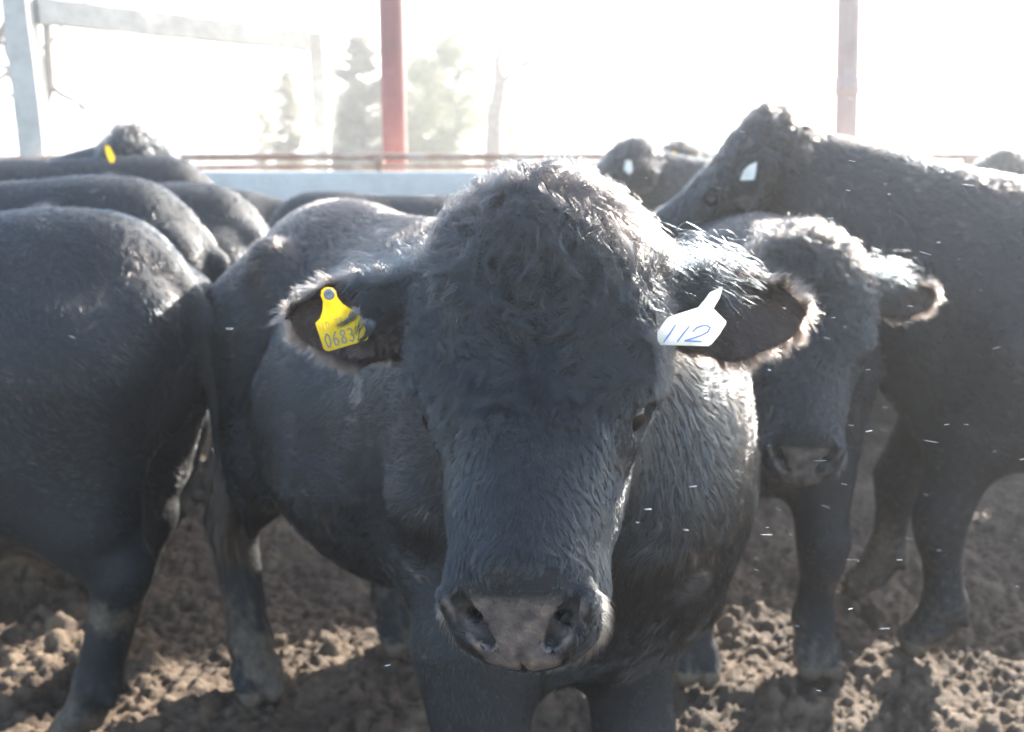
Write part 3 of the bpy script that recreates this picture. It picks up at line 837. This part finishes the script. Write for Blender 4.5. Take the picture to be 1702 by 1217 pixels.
# timber/concrete frame at the left
A = P(44, 20, 7.25); B = P(526, 70, 9.4)
fr = bpy.data.objects.new('goal_frame', None); col.objects.link(fr); fr.location = (A[0], A[1], 0)
tag(fr, 'pale weathered frame of two posts and a sloping top beam behind the wall', 'frame')
def loc(p): return (p[0] - A[0], p[1] - A[1], p[2])
zt = 2.47
def sqbeam(p0, p1, w0, hh, mat, name, seed):
    p0, p1 = Vector(p0), Vector(p1); d = (p1 - p0); L_ = d.length; d.normalize()
    u = Vector((0, 0, 1)).cross(d)
    if u.length < .1: u = Vector((1, 0, 0))
    u.normalize(); v = d.cross(u); r = random.Random(seed); V = []; F = []; n = 14
    for i in range(n + 1):
        c = p0 + d * L_ * i / n
        for a, b in ((-1, -1), (-.82, -1.04), (.82, -1.04), (1, -1), (1.03, .8), (1, 1), (.8, 1.03), (-.8, 1.03), (-1, 1), (-1.03, 0)):
            V.append(tuple(c + u * a * w0 / 2 * (1 + r.uniform(-.05, .05)) + v * b * hh / 2 * (1 + r.uniform(-.05, .05))))
    for i in range(n):
        for j in range(10): F.append([i * 10 + j, i * 10 + (j + 1) % 10, (i + 1) * 10 + (j + 1) % 10, (i + 1) * 10 + j])
    F.append(list(range(10))[::-1]); F.append([n * 10 + j for j in range(10)])
    return mesh_obj(name, V, F, mat, fr, smooth=False)
sqbeam((0, 0, -.1), (-.05, 0, zt + .05), .175, .15, M_WOOD, 'post', 1)
b_ = loc(B)
sqbeam((b_[0] + .04, b_[1], -.1), (b_[0], b_[1], zt + .02), .125, .12, M_WOOD, 'post', 2)
sqbeam((.04, .05, zt - .055), (b_[0] - .07, b_[1] - .1, zt - .06), .11, .17, M_WOOD, 'beam', 3)

def pole(name, px, Y, r0, label, mat, coll=None, lean=0):
    b = P(px, 240, Y)
    rt = bpy.data.objects.new(name, None); col.objects.link(rt); rt.location = (b[0], Y, 0); rt.rotation_euler = (0, R(lean), 0); rt.location.x -= math.tan(R(lean)) * 1.5
    tag(rt, label, 'pole')
    n = 24; V, F = tube([(0, 0, z) for z in np.linspace(-.2, 4.6, n)], [r0] * n, 28)
    mesh_obj('shaft', V, F, mat, rt)
    if coll:
        V, F = tube([(0, 0, coll - .06), (0, 0, coll - .055), (0, 0, coll + .055), (0, 0, coll + .06)], [r0, r0 * 1.10, r0 * 1.10, r0], 28)
        mesh_obj('collar', V, F, mat, rt)
    V, F = tube([(0, 0, 4.6), (0, 0, 4.64)], [r0 * 1.05, r0 * .9], 28); mesh_obj('cap', V, F, mat, rt)
pole('steel_pole', 656, 7.6, .092, 'thick red painted steel pole behind the herd, left of the two poles', M_RED)
pole('steel_pole', 1406, 7.6, .083, 'faded brownish steel pole with a collar behind the herd at right', M_MAUVE, 1.5 + 92 / FPX * 7.7, lean=-3.0)

# ------------------------------------------------------------------ trees
M_BARK = noise_mat('bark', [(.3, (.14, .11, .08)), (.7, (.28, .22, .17))], 6, .9, .6, 20)
def leaf_mat(name, c0, c1):
    m, n, b = new_mat(name)
    oi = n.nodes.new('ShaderNodeTexCoord'); t = n.nodes.new('ShaderNodeTexNoise'); t.inputs['Scale'].default_value = 1.3; t.inputs['Detail'].default_value = 5
    n.links.new(oi.outputs['Object'], t.inputs['Vector'])
    r = ramp(n, [(.3, c0), (.7, c1)]); n.links.new(t.outputs[0], r.inputs[0])
    b.inputs['Roughness'].default_value = .6
    tr = n.nodes.new('ShaderNodeBsdfTranslucent'); mx = n.nodes.new('ShaderNodeMixShader'); mx.inputs[0].default_value = .4
    n.links.new(r.outputs[0], b.inputs['Base Color']); n.links.new(r.outputs[0], tr.inputs[0])
    n.links.new(b.outputs[0], mx.inputs[1]); n.links.new(tr.outputs[0], mx.inputs[2]); n.links.new(mx.outputs[0], n.nodes['Material Output'].inputs[0])
    return m
M_CED = leaf_mat('cedar_foliage', (.17, .15, .08), (.32, .27, .15))
M_OLV = leaf_mat('straw_foliage', (.20, .18, .08), (.34, .29, .14))
M_PINE = leaf_mat('pine_foliage', (.16, .18, .07), (.30, .31, .13))
M_RED_L = leaf_mat('dry_twigs', (.12, .08, .05), (.20, .14, .09))

def leaves(cs, n, sz, r, tri=True):
    """small faces scattered around clump centres: cs list of (center, radius)"""
    cs = np.array([[*c, q] for c, q in cs]); k = r.integers(0, len(cs), n)
    d = nrm(r.normal(size=(n, 3))) * (r.uniform(0, 1, (n, 1)) ** .45)
    c = cs[k, :3] + d * cs[k, 3:] * [1, 1, .75]
    u = nrm(r.normal(size=(n, 3))); v = nrm(np.cross(u, r.normal(size=(n, 3))))
    s_ = sz * r.uniform(.5, 1.3, (n, 1))
    V = np.stack([c - u * s_, c + v * s_ * .45, c + u * s_, c - v * s_ * .45], 1).reshape(-1, 3)
    return V, np.arange(4 * n).reshape(n, 4)

def branch_tree(p, d, L, rad, depth, r, out, spread=.5, up=.15, tips=None, nseg=5):
    pts = [Vector(p)]; rads = [rad]; d = Vector(d).normalized()
    for i in range(nseg):
        d = (d + Vector(r.normal(size=3)) * .16 + Vector((0, 0, up * .3))).normalized()
        pts.append(pts[-1] + d * L / nseg); rads.append(rad * (1 - .62 * (i + 1) / nseg))
    out.append(tube(pts, rads, 7 if depth > 1 else 4))
    if tips is not None and depth <= 1: tips.append((tuple(pts[-1]), L * .35))
    if depth > 0:
        k = r.integers(2, 5)
        for _ in range(k):
            i = r.integers(2, nseg + 1); a = (d + Vector(r.normal(size=3)) * spread).normalized()
            branch_tree(pts[i], a, L * r.uniform(.5, .75), rads[i] * .75, depth - 1, r, out, spread, up, tips, nseg)

def crown_tree(name, label, px, ytop, Y, wpx, mat, seed, kind='cone', n=9000, group=None):
    r = np.random.default_rng(seed)
    b = P(px, 240, Y); top = P(px, ytop, Y)[2]; wd = wpx / FPX * Y / 2
    rt = bpy.data.objects.new(name, None); col.objects.link(rt); rt.location = (b[0], Y, 0)
    tag(rt, label, 'tree', group)
    out = []; tips = []
    hgt = top
    pts = [(r.normal() * .04 * hgt * t, r.normal() * .03 * hgt * t, hgt * t * .95) for t in np.linspace(0, 1, 9)]
    pts[0] = (0, 0, -.1)
    out.append(tube(pts, [max(.012, .022 * hgt * (1 - t * .93)) for t in np.linspace(0, 1, 9)], 9))
    for t in np.linspace(.08, .98, 80):
        i = min(int(t * 8), 7); f_ = t * 8 - i
        c = Vector(pts[i]).lerp(Vector(pts[i + 1]), f_); az = r.uniform(0, 6.28)
        if kind == 'cone': rr = wd * (1.05 - t) ** .75 * r.uniform(.6, 1.15)
        elif kind == 'pine': rr = wd * (.35 + .9 * math.sin(math.pi * t ** .8)) * r.uniform(.4, 1.1) * (1 if r.uniform() < .65 else .35)
        else: rr = wd * math.sin(math.pi * min(1, .12 + t * .9)) ** .6 * r.uniform(.5, 1.1)
        e = c + Vector((math.cos(az) * rr, math.sin(az) * rr, rr * r.uniform(.15, .6)))
        mid = (c + e) / 2 + Vector((0, 0, -rr * .05))
        out.append(tube([c, mid, e], [.012 * hgt * (1.05 - t), .008 * hgt * (1.05 - t), .004], 5))
        for q in (.5, .75, 1.0): tips.append((tuple(c.lerp(e, q)), max(.2, rr * .5) * r.uniform(.6, 1.2)))
    V, F = merge(out); mesh_obj('trunk', V, F, M_BARK, rt)
    V, Q = leaves(tips, n * 8, .026 * (hgt / 5) + .012, r); mesh_obj('crown', V, Q, mat, rt, smooth=False)
TG = 'trees growing beyond the wall'
crown_tree('cedar_tree', 'broad greyish green cedar left of the red pole', 600, 50, 30, 150, M_CED, 31, 'cone', 9000, TG)
crown_tree('cedar_tree', 'straw coloured bushy tree directly right of the red pole', 702, 84, 33, 130, M_OLV, 32, 'round', 7000, TG)
crown_tree('pine_tree', 'sparse green pine between the bushy tree and the bare trunk', 756, 48, 31, 170, M_PINE, 33, 'pine', 6000, TG)
crown_tree('pine_tree', 'small sparse tree with a tufted crown against the frame post', 483, 112, 34, 80, M_OLV, 34, 'pine', 3500, TG)
crown_tree('shrub', 'little tufted sapling left of the frame post', 436, 172, 36, 40, M_OLV, 35, 'pine', 900, TG)
crown_tree('shrub', 'low brown shrub right of the bare trunk', 846, 200, 34, 46, M_RED_L, 36, 'round', 1500, TG)

def bare_tree(label, path, Y, rads, seed, forks):
    r = np.random.default_rng(seed); pts = [P(x, y, Y) for x, y in path]; b = pts[0].copy()
    rt = bpy.data.objects.new('bare_tree', None); col.objects.link(rt); rt.location = (b[0], Y, 0); tag(rt, label, 'tree', TG)
    rads = [q * .72 for q in rads]
    pp = [(p[0] - b[0], r.normal() * .1, p[2]) for p in pts]; pp[0] = (pp[0][0], 0, -.1)
    V, F = tube(pp, rads, 9, .05, seed); mesh_obj('trunk', V, F, M_BARK, rt)
    for i, d, L in forks:
        out = []; branch_tree(pp[i], d, L, rads[i] * .5, 4, r, out, .5)
        V, F = merge(out); mesh_obj('limb', V, F, M_BARK, rt)
bare_tree('tall leafless tree with a knotty leaning trunk right of the pine', [(815, 240), (822, 190), (832, 140), (826, 105), (842, 60), (853, 10), (858, -60), (850, -130)], 26,
          [.34, .27, .25, .13, .11, .10, .07, .03], 41, [(2, (.8, 0, .6), 1.6), (3, (-.5, 0, .9), 1.5), (4, (.5, .2, .9), 1.8), (5, (-.6, 0, .8), 1.6), (6, (.5, 0, .9), 1.4)])
bare_tree('leafless tree with drooping side branches just right of the left frame post', [(72, 245), (74, 190), (78, 140), (76, 80), (84, 20), (78, -60), (84, -150)], 20,
          [.20, .16, .17, .11, .12, .08, .03], 42, [(1, (-.8, 0, .5), 1.5), (2, (.9, 0, -.6), 1.5), (2, (-1, 0, .8), 1.8), (3, (.8, .2, .7), 1.3), (4, (-1, 0, .6), 1.6), (5, (.7, 0, .9), 1.5)])
bare_tree('leafless tree at the far left edge with a leaning limb', [(-40, 245), (-30, 150), (-10, 80), (30, 15), (50, -60), (60, -120)], 17,
          [.17, .13, .10, .08, .05, .02], 43, [(1, (.6, 0, .5), 1.4), (2, (.9, 0, .3), 1.3), (3, (.5, 0, .9), 1.0)])

# faint far wood
r_ = np.random.default_rng(50); out = []
for i in range(70):
    x = r_.uniform(-60, 12); y = r_.uniform(75, 95)
    if -8 < x < -1 and r_.uniform() < .3: continue
    hh = r_.uniform(2.6, 5.0)
    tp = []; branch_tree((x, y, -.1), (0, 0, 1), hh * .6, .09, 2, r_, out, .4, .3, None, 4)
V, F = merge(out); fw = mesh_obj('far_wood', V, F, M_BARK); tag(fw, 'faint line of leafless trees on the horizon', 'wood', kind='stuff')

# ------------------------------------------------------------------ the herd
HERD = 'black cattle standing in the muddy pen'
def cow(label, loc, heading, seed, near=0, **k):
    d = dict(h=.016, lod=2, nbody=26000, nhead=9000, rad=.0009, nfar=.3)
    if near: d.update(h=.011, lod=1, nbody=75000, nhead=26000, rad=.00062)
    d.update(k)
    return make_cattle('cow', label, 'cow', loc, heading, seed=seed, **d)
cow('black cow cut off by the left edge, its broad rump nearest the bull', (-1.72, 2.62, 0), -98, 21, 1, nhead=4000, scale=1.0, wf=1.02, feet={('h', 1): (.16, -.54), ('h', -1): (-.20, -.68)})
cow('black cow just behind the nearest left rump, tan patch at its tail head', (-2.02, 3.42, 0), -88, 22, scale=1.04, wf=.9, tan=(.12, -.90, 1.08), nhead=2000)
cow('black cow whose rounded rump shows between the left cows and the bull', (-1.98, 4.2, 0), -80, 23, scale=1.0, nhead=2000)
cow('black cow facing right with head raised over the others, yellow tag in its ear', (-3.25, 5.6, 0), 80, 25, scale=.99, hs=1.2,
    head_world=(P(236, 222, 5.2), (.55, -.25, -.6), (.6, -.3, .5)))
cow('black cow with a hunched back just right of the raised head at left', (-2.45, 4.95, 0), -84, 24, scale=1.08, nhead=2000)
cow('black cow mostly hidden behind the bull, its back level with the wall', (-.35, 5.0, 0), 88, 26, scale=.95, nhead=4000)
cow('black cow in the back row left of the bull, only its low back showing', (-2.0, 6.05, 0), 95, 27, scale=.92, nhead=2000, nbody=16000)
cow('black cow in the back row straight behind the curls of the bull', (.98, 6.3, 0), 90, 28, scale=1.05, nhead=4000, nbody=18000)
cow('black cow with its head turned left and a white ear tag beside the bull poll', (1.75, 5.25, 0), -84, 29, scale=1.02,
    head_world=(P(1040, 244, 5.2), (-.75, -.2, -.62), (-.6, -.2, .75)))
cow('black cow in the back row with only a yellow tagged ear showing', (2.2, 6.35, 0), -98, 30, scale=1.02, head_world=(P(1122, 250, 6.3), (-.3, .5, -.8), (-.3, .8, .5)), nbody=16000)
cow('large black cow at right with head lifted left and a white tag under its ear', (1.91, 2.83, 0), -101, 31, 1, scale=1.03, wf=1.0, rad=.0007, nhead=30000,
    head_world=(P(1262, 205, 3.25), (-.66, .30, -.62), (-.62, .1, .78)), feet={('f', 1): (.2, .68), ('f', -1): (-.18, .58)})
C11 = cow('curly faced black cow looking at the camera from behind the bull ear at right', (.70, 3.22, 0), 2, 32, 1, scale=.97, wf=.92, nhead=60000, rad=.0006, h=.009,
    earL=.21, earW=.052, hs=1.0, ears=((-1, ((1, -.15, .12), (0, -.1, -1), (.1, -1, .1), .12)), (1, (0,))), head_world=(P(1342, 425, 2.34), (-.09, -.50, -.86), (-.14, -.86, .50)), feet={('f', 1): (.20, .58), ('f', -1): (-.17, .56)})
cow('black cow at the right edge, brownish back behind the large cow', (3.6, 5.0, 0), -88, 33, scale=1.0, nhead=3000)
cow('black cow at the right edge in the back row with its ear pricked', (4.0, 6.2, 0), -92, 34, scale=1.03, head_world=(P(1672, 258, 6.0), (-.7, -.3, -.5), (-.5, -.4, .75)), nbody=14000)

# ear tags on the herd
byl = {o['label']: o for o in bpy.data.objects if o.get('category') == 'cow'}
def find(w_): return next(o for l, o in byl.items() if w_ in l)
o = find('yellow tag in its ear'); plate('ear_tag', [(175, 242), (182, 244), (191, 262), (189, 270), (183, 270), (176, 254)], 4.9, M_YEL, o)
o = find('white ear tag beside'); plate('ear_tag', [(1040, 266), (1049, 267), (1052, 284), (1046, 291), (1037, 282)], 4.95, M_WHT, o)
o = find('yellow tagged ear'); plate('ear_tag', [(1112, 257), (1120, 252), (1129, 258), (1127, 268), (1114, 268)], 5.98, M_YEL, o)
o = find('white tag under its ear'); plate('ear_tag', [(1258, 269), (1256, 288), (1253, 299), (1230, 300), (1236, 283), (1246, 274)], 2.98, M_WHT, o)

# drifting snow: small elongated flakes at rest in the air
def snow():
    r = np.random.default_rng(99); V = []; F = []
    n = 220
    for i in range(n):
        Y = r.uniform(.75, 4.5); px = r.uniform(0, 1702); py = r.uniform(60, 1190)
        if r.uniform() < .7: px = r.uniform(1050, 1702); py = r.uniform(150, 1100)
        c = P(px, py, Y)
        d = nrm(np.array([1, r.normal() * .4, -.1 + r.normal() * .13])); u = nrm(np.cross(d, [0, 0, 1.])); v = np.cross(u, d)
        L = min(.011, r.lognormal(math.log(.0042), .55)) * (.6 + Y * .3); w_ = r.uniform(.00022, .0005) * (.6 + Y * .25); b0 = len(V); k = 5
        for s_, q in ((-1, .15), (-.5, 1.0), (0, .8), (.5, 1.0), (1, .15)):
            for j in range(k):
                a = 2 * math.pi * j / k; V.append(tuple(c + d * L * s_ + (u * math.cos(a) + v * math.sin(a)) * w_ * q * r.uniform(.7, 1.3)))
        for a in range(4):
            for j in range(k): F.append([b0 + a * k + j, b0 + a * k + (j + 1) % k, b0 + (a + 1) * k + (j + 1) % k, b0 + (a + 1) * k + j])
        F.append([b0 + j for j in range(k)][::-1]); F.append([b0 + 4 * k + j for j in range(k)])
    m = noise_mat('snow', [(.3, (.75, .77, .8)), (.7, (.85, .86, .88))], 40, .5, 0)
    o = mesh_obj('snowflakes', V, F, m); tag(o, 'fine pale flakes of snow drifting in the air', 'snow', kind='stuff')
snow()
# ------------------------------------------------------------------ haze
hz = mesh_obj('glare_haze', *box((0, 70, 6.0), (420, 300, 15)), smooth=False); tag(hz, kind='stuff')
m = bpy.data.materials.new('glare_haze'); m.use_nodes = True; n = m.node_tree; n.nodes.remove(n.nodes['Principled BSDF'])
pv = n.nodes.new('ShaderNodeVolumePrincipled'); pv.inputs['Color'].default_value = (.96, .97, .98, 1); pv.inputs['Density'].default_value = .0055
pv.inputs['Anisotropy'].default_value = .6  # volume added to imitate the lens glare that veils distant things
n.links.new(pv.outputs[0], n.nodes['Material Output'].inputs['Volume']); hz.data.materials.append(m)
